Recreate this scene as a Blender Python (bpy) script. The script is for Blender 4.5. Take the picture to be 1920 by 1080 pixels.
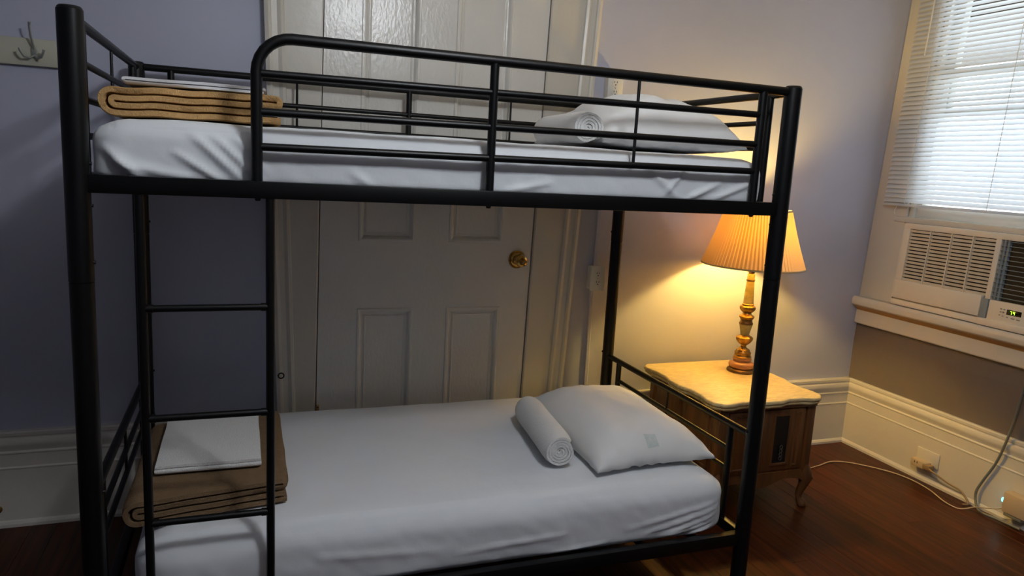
import bpy, bmesh, math, random
from mathutils import Vector, Matrix, noise
random.seed(7)
R = math.radians
for o in list(bpy.data.objects): bpy.data.objects.remove(o)
scn = bpy.context.scene
COL = scn.collection

# ------------------------------------------------------------------ camera
CAM = Vector((0.355, -1.900, 1.441)); YAW, PITCH, ROLL, FPX = 0.35861, 0.16658, 0.05458, 1358.8
fw = Vector((math.sin(YAW)*math.cos(PITCH), math.cos(YAW)*math.cos(PITCH), -math.sin(PITCH)))
r0 = Vector((math.cos(YAW), -math.sin(YAW), 0)); u0 = r0.cross(fw)
rt = r0*math.cos(ROLL) + u0*math.sin(ROLL); up = -r0*math.sin(ROLL) + u0*math.cos(ROLL)
cd = bpy.data.cameras.new('camera'); cam = bpy.data.objects.new('camera', cd); COL.objects.link(cam)
cam.matrix_world = Matrix(((rt.x, up.x, -fw.x, CAM.x), (rt.y, up.y, -fw.y, CAM.y), (rt.z, up.z, -fw.z, CAM.z), (0, 0, 0, 1)))
cd.sensor_width = 36; cd.lens = FPX*36/1920; cd.clip_start = .02
scn.camera = cam

# ------------------------------------------------------------------ light and exposure
scn.view_settings.view_transform = 'Standard'; scn.view_settings.look = 'None'
scn.view_settings.gamma = 1; scn.view_settings.use_curve_mapping = False
scn.view_settings.exposure = 0.0
w = bpy.data.worlds.new('world'); scn.world = w; w.use_nodes = True
bg = w.node_tree.nodes['Background']; bg.inputs[0].default_value = (.80, .90, 1.0, 1); bg.inputs[1].default_value = 4.6
CEIL_POS = (1.12, -1.20, 2.46)
CEIL_W = 54.0
BULB_W = 35.0
pl = bpy.data.lights.new('window_portal', 'AREA'); pl.shape = 'RECTANGLE'; pl.size = 1.0; pl.size_y = 1.2; pl.cycles.is_portal = True
po = bpy.data.objects.new('window_portal', pl); COL.objects.link(po); po.location = (3.80, .5, 1.95); po.rotation_euler = (0, R(90), 0)

# ------------------------------------------------------------------ materials
def nmat(name):
    m = bpy.data.materials.new(name); m.use_nodes = True
    nt = m.node_tree; b = nt.nodes['Principled BSDF']
    return m, nt, b
def hexc(r, g, b):
    f = lambda c: ((c/255+.055)/1.055)**2.4 if c > 10 else c/255/12.92
    return (f(r), f(g), f(b), 1)
def mat(name, rgb, rough=.5, metal=0, nscale=0, namp=0, bump=0, bscale=60, stretch=(1, 1, 1), dark=.8, spec=.5, coat=0):
    m, nt, b = nmat(name); L = nt.links
    c = hexc(*rgb); b.inputs['Base Color'].default_value = c
    b.inputs['Roughness'].default_value = rough; b.inputs['Metallic'].default_value = metal
    b.inputs['Specular IOR Level'].default_value = spec; b.inputs['Coat Weight'].default_value = coat
    if namp or bump:
        tc = nt.nodes.new('ShaderNodeTexCoord'); mp = nt.nodes.new('ShaderNodeMapping'); mp.inputs['Scale'].default_value = stretch
        L.new(tc.outputs['Object'], mp.inputs[0])
    if namp:
        n = nt.nodes.new('ShaderNodeTexNoise'); n.inputs['Scale'].default_value = nscale; n.inputs['Detail'].default_value = 5
        L.new(mp.outputs[0], n.inputs[0])
        mx = nt.nodes.new('ShaderNodeMix'); mx.data_type = 'RGBA'
        mx.inputs[6].default_value = c; mx.inputs[7].default_value = (c[0]*dark, c[1]*dark, c[2]*dark, 1)
        rp = nt.nodes.new('ShaderNodeMapRange'); rp.inputs[1].default_value = .5-.5/max(namp, .01)*.3; rp.inputs[2].default_value = .5+.5/max(namp, .01)*.3
        L.new(n.outputs[0], rp.inputs[0]); L.new(rp.outputs[0], mx.inputs[0]); L.new(mx.outputs[2], b.inputs['Base Color'])
    if bump:
        n2 = nt.nodes.new('ShaderNodeTexNoise'); n2.inputs['Scale'].default_value = bscale; n2.inputs['Detail'].default_value = 4
        L.new(mp.outputs[0], n2.inputs[0])
        bp = nt.nodes.new('ShaderNodeBump'); bp.inputs['Strength'].default_value = bump; bp.inputs['Distance'].default_value = .004
        L.new(n2.outputs[0], bp.inputs['Height']); L.new(bp.outputs[0], b.inputs['Normal'])
    return m
def emis(name, rgb, strength):
    m, nt, b = nmat(name); b.inputs['Base Color'].default_value = (0, 0, 0, 1)
    b.inputs['Emission Color'].default_value = hexc(*rgb); b.inputs['Emission Strength'].default_value = strength
    return m
def translucent(name, rgb, trgb, fac, bump=0):
    m, nt, b = nmat(name); L = nt.links
    b.inputs['Base Color'].default_value = hexc(*rgb); b.inputs['Roughness'].default_value = .6
    t = nt.nodes.new('ShaderNodeBsdfTranslucent'); t.inputs[0].default_value = hexc(*trgb)
    mx = nt.nodes.new('ShaderNodeMixShader'); mx.inputs[0].default_value = fac
    L.new(b.outputs[0], mx.inputs[1]); L.new(t.outputs[0], mx.inputs[2]); L.new(mx.outputs[0], nt.nodes['Material Output'].inputs[0])
    return m
M = {}
M['wall'] = mat('lavender_plaster', (188, 191, 209), .6, nscale=3, namp=.6, bump=.25, bscale=14, dark=.93, spec=.3)
M['taupe'] = mat('taupe_wall_paint', (112, 104, 99), .65, nscale=3, namp=.6, bump=.25, bscale=14, dark=.92, spec=.3)
M['ceil'] = mat('ceiling_paint', (232, 230, 230), .8)
M['trim'] = mat('white_gloss_paint', (214, 209, 197), .27, nscale=6, namp=.5, bump=.22, bscale=26, dark=.94)
M['door'] = mat('white_door_paint', (228, 225, 217), .22, nscale=6, namp=.5, bump=.3, bscale=55, stretch=(1.6, 1, .8), dark=.95)
M['gap'] = mat('dark_gap', (12, 10, 9), .9)
M['iron'] = mat('black_powder_coat', (8, 9, 10), .38, bump=.05, bscale=300, spec=.32)
M['iron_cap'] = mat('black_plastic_cap', (10, 10, 11), .5)
M['bolt'] = mat('dark_steel_bolt', (70, 70, 72), .3, 1)
M['sheet'] = mat('white_cotton', (226, 229, 233), .85, bump=.25, bscale=30, nscale=8, namp=.4, dark=.95, spec=.2)
M['pillow'] = mat('white_pillowcase', (230, 230, 229), .85, bump=.35, bscale=22, nscale=8, namp=.4, dark=.95, spec=.2)
M['terry'] = mat('white_terry', (232, 231, 228), .95, bump=.9, bscale=260, spec=.1)
M['fleece'] = mat('tan_fleece', (204, 162, 108), .95, nscale=60, namp=.7, bump=.8, bscale=240, dark=.86, spec=.1)
M['fleece2'] = mat('brown_fleece', (128, 104, 78), .95, nscale=40, namp=.7, bump=.8, bscale=240, dark=.86, spec=.1)
M['tag'] = mat('pale_green_print', (206, 214, 211), .9, nscale=90, namp=.9, dark=.9)
M['brass'] = mat('polished_brass', (196, 158, 88), .22, 1, nscale=20, namp=.5, dark=.8)
M['gold'] = mat('antique_gold', (176, 136, 66), .34, .9, nscale=40, namp=.8, dark=.55)
M['bronze'] = mat('dull_bronze', (120, 92, 56), .4, .8, nscale=40, namp=.8, dark=.6)
M['onyx'] = mat('pink_onyx', (184, 128, 84), .25, nscale=14, namp=.9, dark=.72, stretch=(1, 1, 3))
M['onyx2'] = mat('green_onyx', (160, 148, 96), .25, nscale=16, namp=.9, dark=.6, stretch=(1, 1, 2))
M['stone'] = mat('travertine', (226, 204, 152), .42, nscale=26, namp=1.2, bump=.4, bscale=80, dark=.76, stretch=(1, 4, 1))
M['walnut'] = mat('aged_walnut', (118, 74, 38), .40, nscale=7, namp=1., bump=.15, bscale=40, dark=.5, stretch=(5, 5, .6))
M['walnut_dk'] = mat('dark_walnut_groove', (50, 31, 18), .5, nscale=9, namp=.8, dark=.6, stretch=(5, 5, .6))
M['black'] = mat('black_mesh', (14, 13, 12), .5)
M['silver'] = mat('tarnished_silver', (140, 140, 138), .35, 1)
M['plastic'] = mat('white_plastic', (224, 222, 214), .35)
M['acp'] = mat('cream_ac_plastic', (234, 225, 208), .45, nscale=5, namp=.4, dark=.95)
M['acd'] = mat('ac_shadow_cavity', (30, 27, 25), .8)
M['acg'] = mat('grey_ac_strip', (128, 142, 152), .5)
M['accoil'] = mat('ac_coil_black', (10, 11, 13), .5)
M['screen'] = mat('black_display', (8, 9, 8), .2)
M['green'] = emis('green_digits', (170, 255, 60), 3.0)
M['led'] = emis('cyan_led', (70, 220, 255), 9.0)
M['btn'] = mat('grey_button', (150, 143, 132), .5)
M['slot'] = mat('outlet_slot', (25, 22, 20), .7)
M['cordg'] = mat('grey_cord', (120, 120, 110), .5)
M['cordw'] = mat('ivory_cord', (196, 176, 146), .5)
M['cordb'] = mat('beige_cord', (150, 124, 92), .5)
M['hook'] = mat('painted_steel_hook', (170, 172, 165), .3, .5)
M['slat'] = translucent('white_blind_slat', (228, 230, 232), (225, 230, 235), .33)
M['string'] = mat('white_cord', (222, 222, 218), .7)
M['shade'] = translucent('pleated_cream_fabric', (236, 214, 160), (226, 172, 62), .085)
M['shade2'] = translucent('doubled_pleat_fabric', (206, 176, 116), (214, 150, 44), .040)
M['shtrim'] = mat('shade_trim', (196, 178, 136), .7)
M['bulb'] = emis('warm_bulb', (255, 190, 90), 14)
M['globe'] = emis('ceiling_globe', (235, 242, 255), 2.0)
M['glass'] = None
m, nt, b = nmat('window_glass'); b.inputs['Base Color'].default_value = (.95, .98, .97, 1); b.inputs['Roughness'].default_value = 0; b.inputs['Transmission Weight'].default_value = 1; b.inputs['IOR'].default_value = 1.02
M['glass'] = m
# floor boards: colour varies from board to board
m, nt, b = nmat('red_brown_floorboard'); L = nt.links
tc = nt.nodes.new('ShaderNodeTexCoord'); mp = nt.nodes.new('ShaderNodeMapping'); mp.inputs['Scale'].default_value = (22, 1.3, 1)
oi = nt.nodes.new('ShaderNodeObjectInfo'); ad = nt.nodes.new('ShaderNodeVectorMath'); ad.operation = 'ADD'
L.new(tc.outputs['Object'], mp.inputs[0]); L.new(mp.outputs[0], ad.inputs[0])
ml = nt.nodes.new('ShaderNodeMath'); ml.operation = 'MULTIPLY'; ml.inputs[1].default_value = 37; L.new(oi.outputs['Random'], ml.inputs[0]); L.new(ml.outputs[0], ad.inputs[1])
n = nt.nodes.new('ShaderNodeTexNoise'); n.inputs['Scale'].default_value = 2.2; n.inputs['Detail'].default_value = 6; L.new(ad.outputs[0], n.inputs[0])
cr = nt.nodes.new('ShaderNodeValToRGB'); cr.color_ramp.elements[0].position = .32; cr.color_ramp.elements[0].color = hexc(42, 18, 7); cr.color_ramp.elements[1].position = .7; cr.color_ramp.elements[1].color = hexc(86, 40, 16)
L.new(n.outputs[0], cr.inputs[0])
hs = nt.nodes.new('ShaderNodeHueSaturation'); mr = nt.nodes.new('ShaderNodeMapRange'); mr.inputs[3].default_value = .82; mr.inputs[4].default_value = 1.08
L.new(oi.outputs['Random'], mr.inputs[0]); L.new(mr.outputs[0], hs.inputs['Value']); L.new(cr.outputs[0], hs.inputs['Color']); L.new(hs.outputs[0], b.inputs['Base Color'])
b.inputs['Roughness'].default_value = .36; b.inputs['Specular IOR Level'].default_value = .20
M['plank'] = m

# ------------------------------------------------------------------ mesh builder
class MB:
    def __init__(s): s.bm = bmesh.new()
    def face(s, vs):
        try: return s.bm.faces.new(vs)
        except ValueError: return None
    def hexa(s, p, bev=0, seg=2):       # 8 points: bottom ring 0-3, top ring 4-7
        v = [s.bm.verts.new(q) for q in p]
        for f in ((0, 3, 2, 1), (4, 5, 6, 7), (0, 1, 5, 4), (1, 2, 6, 5), (2, 3, 7, 6), (3, 0, 4, 7)): s.face([v[i] for i in f])
        if bev:
            es = {e for q in v for e in q.link_edges}
            bmesh.ops.bevel(s.bm, geom=list(es), offset=bev, segments=seg, affect='EDGES', profile=.5)
        return s
    def box(s, x0, x1, y0, y1, z0, z1, bev=0, seg=2):
        return s.hexa([(x0, y0, z0), (x1, y0, z0), (x1, y1, z0), (x0, y1, z0), (x0, y0, z1), (x1, y0, z1), (x1, y1, z1), (x0, y1, z1)], bev, seg)
    def tube(s, pts, rad, seg=12, caps=True, closed=False):
        pts = [Vector(p) for p in pts]; n = len(pts)
        rad = rad if isinstance(rad, (list, tuple)) else [rad]*n
        nrm = None; rings = []
        for i, p in enumerate(pts):
            if closed: t = pts[(i+1) % n]-pts[i-1]
            else: t = pts[min(i+1, n-1)]-pts[max(i-1, 0)]
            t.normalize()
            if nrm is None:
                a = Vector((0, 0, 1)) if abs(t.z) < .9 else Vector((1, 0, 0)); nrm = (a-t*a.dot(t)).normalized()
            else: nrm = (nrm-t*nrm.dot(t)).normalized()
            bn = t.cross(nrm)
            rings.append([s.bm.verts.new(p+(nrm*math.cos(2*math.pi*k/seg)+bn*math.sin(2*math.pi*k/seg))*rad[i]) for k in range(seg)])
        m = n if closed else n-1
        for i in range(m):
            a, b_ = rings[i], rings[(i+1) % n]
            for k in range(seg): s.face([a[k], a[(k+1) % seg], b_[(k+1) % seg], b_[k]])
        if caps and not closed: s.face(rings[0][::-1]); s.face(rings[-1])
        return s
    def lathe(s, prof, c=(0, 0, 0), seg=32, axis='Z', mod=None):
        rings = []
        for i, (r, z) in enumerate(prof):
            ring = []
            for k in range(seg):
                a = 2*math.pi*k/seg; rr = r*(mod(a, z) if mod else 1)
                x, y = rr*math.cos(a), rr*math.sin(a)
                p = (x, y, z) if axis == 'Z' else ((x, -z, y) if axis == 'Y' else (-z, x, y))
                ring.append(s.bm.verts.new(Vector(p)+Vector(c)))
            rings.append(ring)
        for a, b_ in zip(rings, rings[1:]):
            for k in range(seg): s.face([a[k], a[(k+1) % seg], b_[(k+1) % seg], b_[k]])
        if prof[0][0] > 1e-5: s.face(rings[0][::-1])
        if prof[-1][0] > 1e-5: s.face(rings[-1])
        return s
    def loft(s, secs, closed_prof=True, caps=True):     # list of equal-length point loops
        rs = [[s.bm.verts.new(p) for p in q] for q in secs]; n = len(rs[0])
        for a, b_ in zip(rs, rs[1:]):
            for k in range(n if closed_prof else n-1): s.face([a[k], a[(k+1) % n], b_[(k+1) % n], b_[k]])
        if caps and closed_prof: s.face(rs[0][::-1]); s.face(rs[-1])
        return s
    def build(s, name, material, parent=None, xf=None, smooth=True, angle=38, loc=None, weld=0):
        if weld: bmesh.ops.remove_doubles(s.bm, verts=s.bm.verts, dist=weld)
        if xf:
            for v in s.bm.verts: v.co = Vector(xf(*v.co))
        bmesh.ops.recalc_face_normals(s.bm, faces=s.bm.faces)
        me = bpy.data.meshes.new(name); s.bm.to_mesh(me); s.bm.free()
        me.materials.append(M[material] if isinstance(material, str) else material)
        if smooth:
            me.polygons.foreach_set('use_smooth', [True]*len(me.polygons)); me.set_sharp_from_angle(angle=R(angle))
        o = bpy.data.objects.new(name, me); COL.objects.link(o)
        if parent is not None:
            o.parent = parent; o.matrix_parent_inverse = Matrix.Translation(parent.location).inverted() if parent.type == 'EMPTY' else Matrix()
        return o
def thing(name, label, cat, loc=(0, 0, 0), group=None):
    o = bpy.data.objects.new(name, None); COL.objects.link(o); o.location = loc; o.empty_display_size = .05
    o['label'] = label; o['category'] = cat
    if group: o['group'] = group
    return o
def tag(o, label, cat, group=None):
    o['label'] = label; o['category'] = cat
    if group: o['group'] = group
    return o
def struct(o, label=None):
    o['kind'] = 'structure'
    if label: o['label'] = label
    return o

# ------------------------------------------------------------------ dimensions
YW = 1.145          # plaster face of the back wall
BF = 1.116          # baseboard face
XL, YF, ZC = -2.8, -4.0, 2.75
def XW(z): return 3.556+max(0.0, .055*(z-.6))       # the old window wall leans out a little
def RW(out, y, z): return (XW(z)-out, y, z)

# ------------------------------------------------------------------ room shell
fl = struct(MB().box(XL-.1, 3.75, YF-.1, YW+.15, -.12, -.014).build('floor', 'gap', smooth=False), 'dark red brown varnished board floor')
x = XL; i = 0; pw = .0826
while x < 3.56:
    cuts = [YF] + sorted(random.uniform(YF+.5, YW-.3) for _ in range(2)) + [YW]
    for a, b_ in zip(cuts, cuts[1:]):
        dz = random.uniform(-.0005, .0003)
        MB().box(x+.0003, x+pw-.0003, a+.0003, b_-.0003, -.016, dz, bev=.0007, seg=1).build('plank', 'plank', fl)
    x += pw
struct(MB().box(XL-.1, 3.8, YF-.1, YW+.15, ZC, ZC+.1).build('ceiling', 'ceil', smooth=False))
struct(MB().box(XL-.1, XL, YF-.1, YW+.15, 0, ZC).build('wall_left', 'wall', smooth=False))
struct(MB().box(XL, 3.75, YF-.1, YF, 0, ZC).build('wall_front', 'wall', smooth=False))
# door opening .44 .. 1.80, to z 2.42
wb = MB()
wb.box(XL, .50, YW, YW+.15, 0, ZC); wb.box(1.72, 3.75, YW, YW+.15, 0, ZC); wb.box(.50, 1.72, YW, YW+.15, 2.36, ZC)
struct(wb.build('wall_back', 'wall', smooth=False), 'lavender painted plaster wall behind the bunk bed')
MB().box(.50, 1.72, YW+.10, YW+.15, 0, 2.36).build('door_backing', 'gap', bpy.data.objects['wall_back'], smooth=False)
# right wall with the window opening y .02..0.95, z .80..2.55
def rbox(m, o0, o1, y0, y1, z0, z1, bev=0, nz=1):
    for k in range(nz):
        a = z0+(z1-z0)*k/nz; b_ = z0+(z1-z0)*(k+1)/nz
        m.box(o0, o1, y0, y1, a, b_, bev)
    return m
WY0, WY1, WZ0, WZ1 = .02, .95, .80, 2.56
m = MB()
for (y0, y1, z0, z1) in ((YF, YW, 0, .6), (YF, YW, .6, WZ0), (YF, WY0, WZ0, WZ1), (WY1, YW, WZ0, WZ1), (YF, YW, WZ1, ZC)):
    m.box(-.14, 0, y0, y1, z0, z1)
struct(m.build('wall_right', 'taupe', xf=RW, smooth=False), 'taupe painted wall under and around the window')

# baseboards: one moulded profile (depth, height)
BB = [(0, 0), (.041, 0), (.041, .012), (.036, .020), (.029, .024), (.029, .225), (.0315, .228), (.0315, .232), (.027, .236), (.027, .284), (.031, .288), (.031, .292), (.024, .296), (.027, .306), (.033, .318), (.034, .330), (.030, .341), (.022, .347), (.022, .351), (.026, .354), (.026, .366), (.022, .371), (0, .371)]
def bb_back(x0, x1, name):
    return struct(MB().loft([[(x, YW-d_, z) for d_, z in BB] for x in (x0, x1)]).build(name, 'trim', angle=25), 'tall white moulded baseboard on the back wall')
bb_back(XL, .474, 'baseboard_left'); bb_back(1.755, 3.5535, 'baseboard_back')
struct(MB().loft([[(XW(0)-d_+.008, y, z) for d_, z in BB] for y in (YF, YW-.001)]).build('baseboard_right', 'trim', angle=25), 'tall white moulded baseboard under the window')

# ------------------------------------------------------------------ door and its casing (the old casing is a little crooked)
def xlo(z): return .473-.030*(z-.545)
def xli(z): return .6415+.011*(z-1.2)
def xri(z): return 1.572+.0216*(z-1.12)
def xro(z): return 1.757+.041*(z-.376)
def prof_left(z):
    o, i_ = xlo(z), xli(z)-.002
    P = [(o, YW+.02), (o, 1.098), (o+.014, 1.094), (o+.022, 1.098), (o+.026, 1.104), (o+.046, 1.108), (o+.060, 1.103), (o+.070, 1.107), (o+.074, 1.114), (i_-.006, 1.114), (i_, 1.118), (i_, YW+.04), (i_-.02, YW+.04)]
    return [(a, b_, z) for a, b_ in P]
def prof_right(z):
    o, i_ = xro(z), xri(z)+.003
    P = [(i_, 1.118), (i_+.006, 1.114), (o-.074, 1.114), (o-.070, 1.107), (o-.060, 1.103), (o-.046, 1.108), (o-.026, 1.104), (o-.022, 1.098), (o-.014, 1.094), (o, 1.098), (o, YW+.02), (i_+.02, YW+.04), (i_, YW+.04)]
    return [(a, b_, z) for a, b_ in P]
t1 = struct(MB().loft([prof_left(z) for z in (0.0, 2.45)]).build('trim_1', 'trim', angle=20), 'white painted door casing left of the door')
t2 = struct(MB().loft([prof_right(z) for z in (0.0, 2.45)]).build('trim_2', 'trim', angle=20), 'white painted door casing beside the outlets')
struct(MB().box(.43, 1.85, 1.09, YW+.02, 2.32, 2.46, .006).build('trim_3', 'trim'), 'white head casing over the door')
# screw eye on the left casing
ey = MB(); ey.tube([(.492+.011*math.cos(a), 1.088, .548+.011*math.sin(a)) for a in [2*math.pi*k/20 for k in range(20)]], .0028, 8, closed=True)
ey.tube([(.481, 1.088, .548), (.478, 1.108, .548)], .0025, 8)
ey.build('screw_eye', 'iron', t1)

dz0, dz1 = .012, 2.31
dr = bpy.data.objects.new('door_1', None); COL.objects.link(dr); dr.location = (1.1, 1.13, 0); struct(dr, 'white painted panelled door with brass knob')
yd = 1.121          # face of stiles
pan = [(.797, 1.035, .235, .815), (1.183, 1.432, .235, .815), (.797, 1.035, 1.100, 2.17), (1.183, 1.432, 1.100, 2.17)]
st = MB()
def vbar(m, x0, x1, z0, z1, y0=yd, y1=yd+.04):
    f0 = x0 if callable(x0) else (lambda z: x0); f1 = x1 if callable(x1) else (lambda z: x1)
    m.hexa([(f0(z0), y0, z0), (f1(z0), y0, z0), (f1(z0), y1, z0), (f0(z0), y1, z0), (f0(z1), y0, z1), (f1(z1), y0, z1), (f1(z1), y1, z1), (f0(z1), y1, z1)])
vbar(st, lambda z: xli(z)+.002, .797, dz0, dz1); vbar(st, 1.432, lambda z: xri(z)-.002, dz0, dz1); vbar(st, 1.035, 1.183, dz0, dz1)
for (x0, x1) in ((.797, 1.035), (1.183, 1.432)):
    for (z0, z1) in ((dz0, .235), (.815, 1.100), (2.17, dz1)): vbar(st, x0, x1, z0, z1)
st.build('door_frame', 'door', dr, smooth=False)
PM = [(0, 0), (.003, -.004), (.010, -.004), (.016, .000), (.021, .006), (.024, .011), (.030, .012), (.034, .007), (.040, .009)]
for (x0, x1, z0, z1) in pan:
    mm = MB(); secs = []
    for d_, dy in PM: secs.append([(x0+d_, yd+dy, z0+d_), (x1-d_, yd+dy, z0+d_), (x1-d_, yd+dy, z1-d_), (x0+d_, yd+dy, z1-d_)])
    mm.loft(secs, caps=False).build('panel_molding', 'door', dr, angle=12)
    MB().box(x0+.03, x1-.03, yd+.009, yd+.03, z0+.03, z1-.03).build('panel', 'door', dr, smooth=False)
kb = MB().lathe([(0, 0), (.018, -.0), (.020, .004), (.020, .008), (.014, .012), (.012, .022), (.018, .030), (.0265, .040), (.0275, .050), (.024, .060), (.016, .065), (.014, .063), (0, .062)], (1.503, yd-.008, 1.029), 28, 'Y').build('knob', 'brass', dr)
MB().lathe([(.041, -.001), (.041, .003), (.037, .008), (.032, .007), (.028, .010), (.02, .011)], (1.503, yd, 1.029), 32, 'Y').build('rosette', 'brass', kb)
hg = MB(); hg.tube([(.640, 1.113, .30), (.640, 1.113, .395)], .0055, 12); hg.lathe([(0, 0), (.004, .002), (.0062, .007), (.004, .012), (0, .014)], (.640, 1.113, .394), 12)
hg.build('hinge', 'brass', dr)

# ------------------------------------------------------------------ outlets and conduit on the back wall
def outlet(name, x0, x1, z0, z1, label, dep, grp=None):
    cx = (x0+x1)/2; cz = (z0+z1)/2
    t = thing(name, label, 'outlet', (cx, YW, z0), 'wall outlets beside the door')
    MB().box(x0+.006, x1-.006, YW-dep, YW+.001, z0+.004, z1-.004, .004).build('box', 'plastic', t)
    pt = MB().box(x0+.004, x1-.002, YW-dep-.006, YW-dep, z0, z1, .003).build('cover_plate', 'plastic', t)
    for s in (1, -1):
        rc = MB(); secs = []
        c = cz+s*.0205
        ring = [(cx+.017*max(-.82, min(.82, math.cos(a)))/.82*.9, math.sin(a)*.0165+c) for a in [2*math.pi*k/24 for k in range(24)]]
        f = YW-dep-.006
        rc.loft([[(a, f, b_) for a, b_ in ring], [(a, f-.002, b_) for a, b_ in ring]])
        ro = rc.build('receptacle', 'plastic', pt)
        for dx in (-.0065, .0065): MB().box(cx+dx-.0012, cx+dx+.0012, f-.0026, f-.0012, c+.001, c+.009).build('slot', 'slot', pt, smooth=False)
        MB().lathe([(.0028, 0), (.0028, .0014)], (cx, f-.0012, c-.007), 10, 'Y').build('ground_hole', 'slot', pt)
    MB().lathe([(.0025, 0), (.0022, .0012), (0, .0014)], (cx, YW-dep-.006, cz), 10, 'Y').build('screw', 'silver', pt)
    return t
outlet('wall_outlet', 1.880, 1.962, 1.752, 1.868, 'white duplex outlet box on the wall above the upper bunk rail', .040)
outlet('wall_outlet', 1.864, 1.944, .886, 1.003, 'white duplex outlet box between door casing and black bed post', .040)
def conduit(x0, x1, z0, z1, label):
    m = MB()
    m.loft([[(x+a, YW+.001-b_, z) for a, b_ in ((-.010, 0), (-.010, .008), (-.007, .011), (.007, .011), (.010, .008), (.010, 0))] for x, z in ((x0, z0), (x1, z1))])
    return tag(m.build('cable_raceway', 'wall', angle=25), label, 'conduit')
conduit(1.900, 1.898, .372, .889, 'painted cable raceway rising from baseboard to the lower outlet')
conduit(1.903, 1.918, 1.000, 1.755, 'painted cable raceway running between the two wall outlets')

# ------------------------------------------------------------------ hook rail and doorstop
hr = thing('coat_hook_rail', 'cream wooden hook rail on the lavender wall with a triple metal hook', 'hook rail', (-.6, YW, 1.69))
MB().box(-1.25, -.225, YW-.020, YW, 1.694, 1.785, .003).build('board', mat('cream_board_paint', (190, 188, 170), .5, nscale=8, namp=.5, dark=.92), hr)
for hx in (-.322, -.80):
    h = MB(); y = YW-.02
    h.loft([[(hx+.011*math.cos(a)*s, y-d_, 1.742+.024*math.sin(a)*s) for a in [2*math.pi*k/16 for k in range(16)]] for s, d_ in ((1, 0), (1, .002), (.7, .006))])
    hk = h.build('hook_plate', 'hook', hr)
    MB().tube([(hx, y-.003, 1.748), (hx-.001, y-.014, 1.768), (hx-.003, y-.030, 1.795), (hx-.002, y-.044, 1.822), (hx+.001, y-.050, 1.833)], [.004, .004, .0036, .0034, .005], 10).build('prong', 'hook', hk)
    for s in (-1, 1):
        MB().tube([(hx, y-.004, 1.728), (hx+s*.012, y-.016, 1.719), (hx+s*.026, y-.030, 1.722), (hx+s*.034, y-.036, 1.738), (hx+s*.036, y-.036, 1.747)], [.0042, .004, .004, .0037, .0048], 10).build('prong', 'hook', hk)
dsn = MB().lathe([(.014, 0), (.014, .004), (.006, .008), (.006, .05), (.011, .054), (.013, .064), (.010, .072), (0, .074)], (-.515, BF, .072), 18, 'Y').build('door_stop', 'brass')
tag(dsn, 'small brass door stop screwed to the white baseboard', 'door stop')

# ------------------------------------------------------------------ window
win = bpy.data.objects.new('window_1', None); COL.objects.link(win); win.location = (3.6, .5, .8); struct(win, 'white sash window above the air conditioner')
def wp(name, material, *boxes, bev=.003, parent=win, smooth=True):
    m = MB()
    for b_ in boxes: m.box(*b_, bev)
    return m.build(name, material, parent, xf=RW, smooth=smooth)
wp('side_casing', 'trim', (0, .022, .935, YW-.003, .838, 2.68), bev=.004)
wp('side_casing', 'trim', (0, .022, -.17, .035, .838, 2.68), bev=.004)
wp('head_casing', 'trim', (0, .026, -.17, YW-.003, 2.56, 2.70), bev=.004)
sl = MB(); PS = [(-.14, .790), (.058, .790), (.066, .797), (.069, .812), (.066, .828), (.058, .838), (-.14, .838)]
sl.loft([[(d_, y, z) for d_, z in PS] for y in (-.2, YW-.004)]).build('sill', 'trim', win, xf=RW)
ap = MB(); PA = [(0, .688), (.020, .688), (.024, .694), (.024, .762), (0, .762)]
ap.loft([[(d_, y, z) for d_, z in PA] for y in (-.17, YW-.004)]).build('apron', 'trim', win, xf=RW, angle=25)
cv_ = MB(); PC = [(0, .762), (.020, .762), (.024, .768), (.036, .780), (.050, .790), (0, .790)]
cv_.loft([[(d_, y, z) for d_, z in PC] for y in (-.17, YW-.004)]).build('sill_cove', mat('worn_tan_paint', (186, 146, 92), .5, nscale=5, namp=1.4, dark=.62, stretch=(1, .35, 6)), win, xf=RW, angle=50)
wp('jamb', 'trim', (-.14, .002, WY1-.022, WY1, .838, WZ1)); wp('jamb', 'trim', (-.14, .002, WY0, WY0+.022, .838, WZ1)); wp('jamb', 'trim', (-.14, .002, WY0, WY1, WZ1-.022, WZ1))
# lower sash, pushed up above the air conditioner
wp('lower_sash', 'trim', (-.050, -.012, .042, .928, 1.262, 1.345), (-.050, -.012, .042, .928, 1.985, 2.030), (-.050, -.012, .042, .090, 1.345, 1.985), (-.050, -.012, .880, .928, 1.345, 1.985))
wp('pane', 'glass', (-.034, -.030, .088, .882, 1.343, 1.987), bev=0, smooth=False)
wp('upper_sash', 'trim', (-.100, -.058, .042, .928, 1.800, 1.845), (-.100, -.058, .042, .928, 2.490, 2.538), (-.100, -.058, .042, .090, 1.845, 2.490), (-.100, -.058, .880, .928, 1.845, 2.490))
wp('pane', 'glass', (-.082, -.078, .088, .882, 1.843, 2.492), bev=0, smooth=False)
wp('stop_strip', 'trim', (-.012, .010, .905, .930, .840, 2.56), (-.012, .010, .040, .065, .840, 2.56))
wp('sash_ledge', 'trim', (-.012, .030, .045, 1.000, 1.262, 1.292), bev=.006)

struct(MB().box(3.84, 5.05, -1.5, 2.4, 2.30, 2.40).build('added_eave', mat('added_eave_brown', (96, 84, 72), .8), smooth=False), 'added brown eave outside, unseen, shading the top of the blind')  # unseen eave, added to keep sky light off the upper blind

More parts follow.
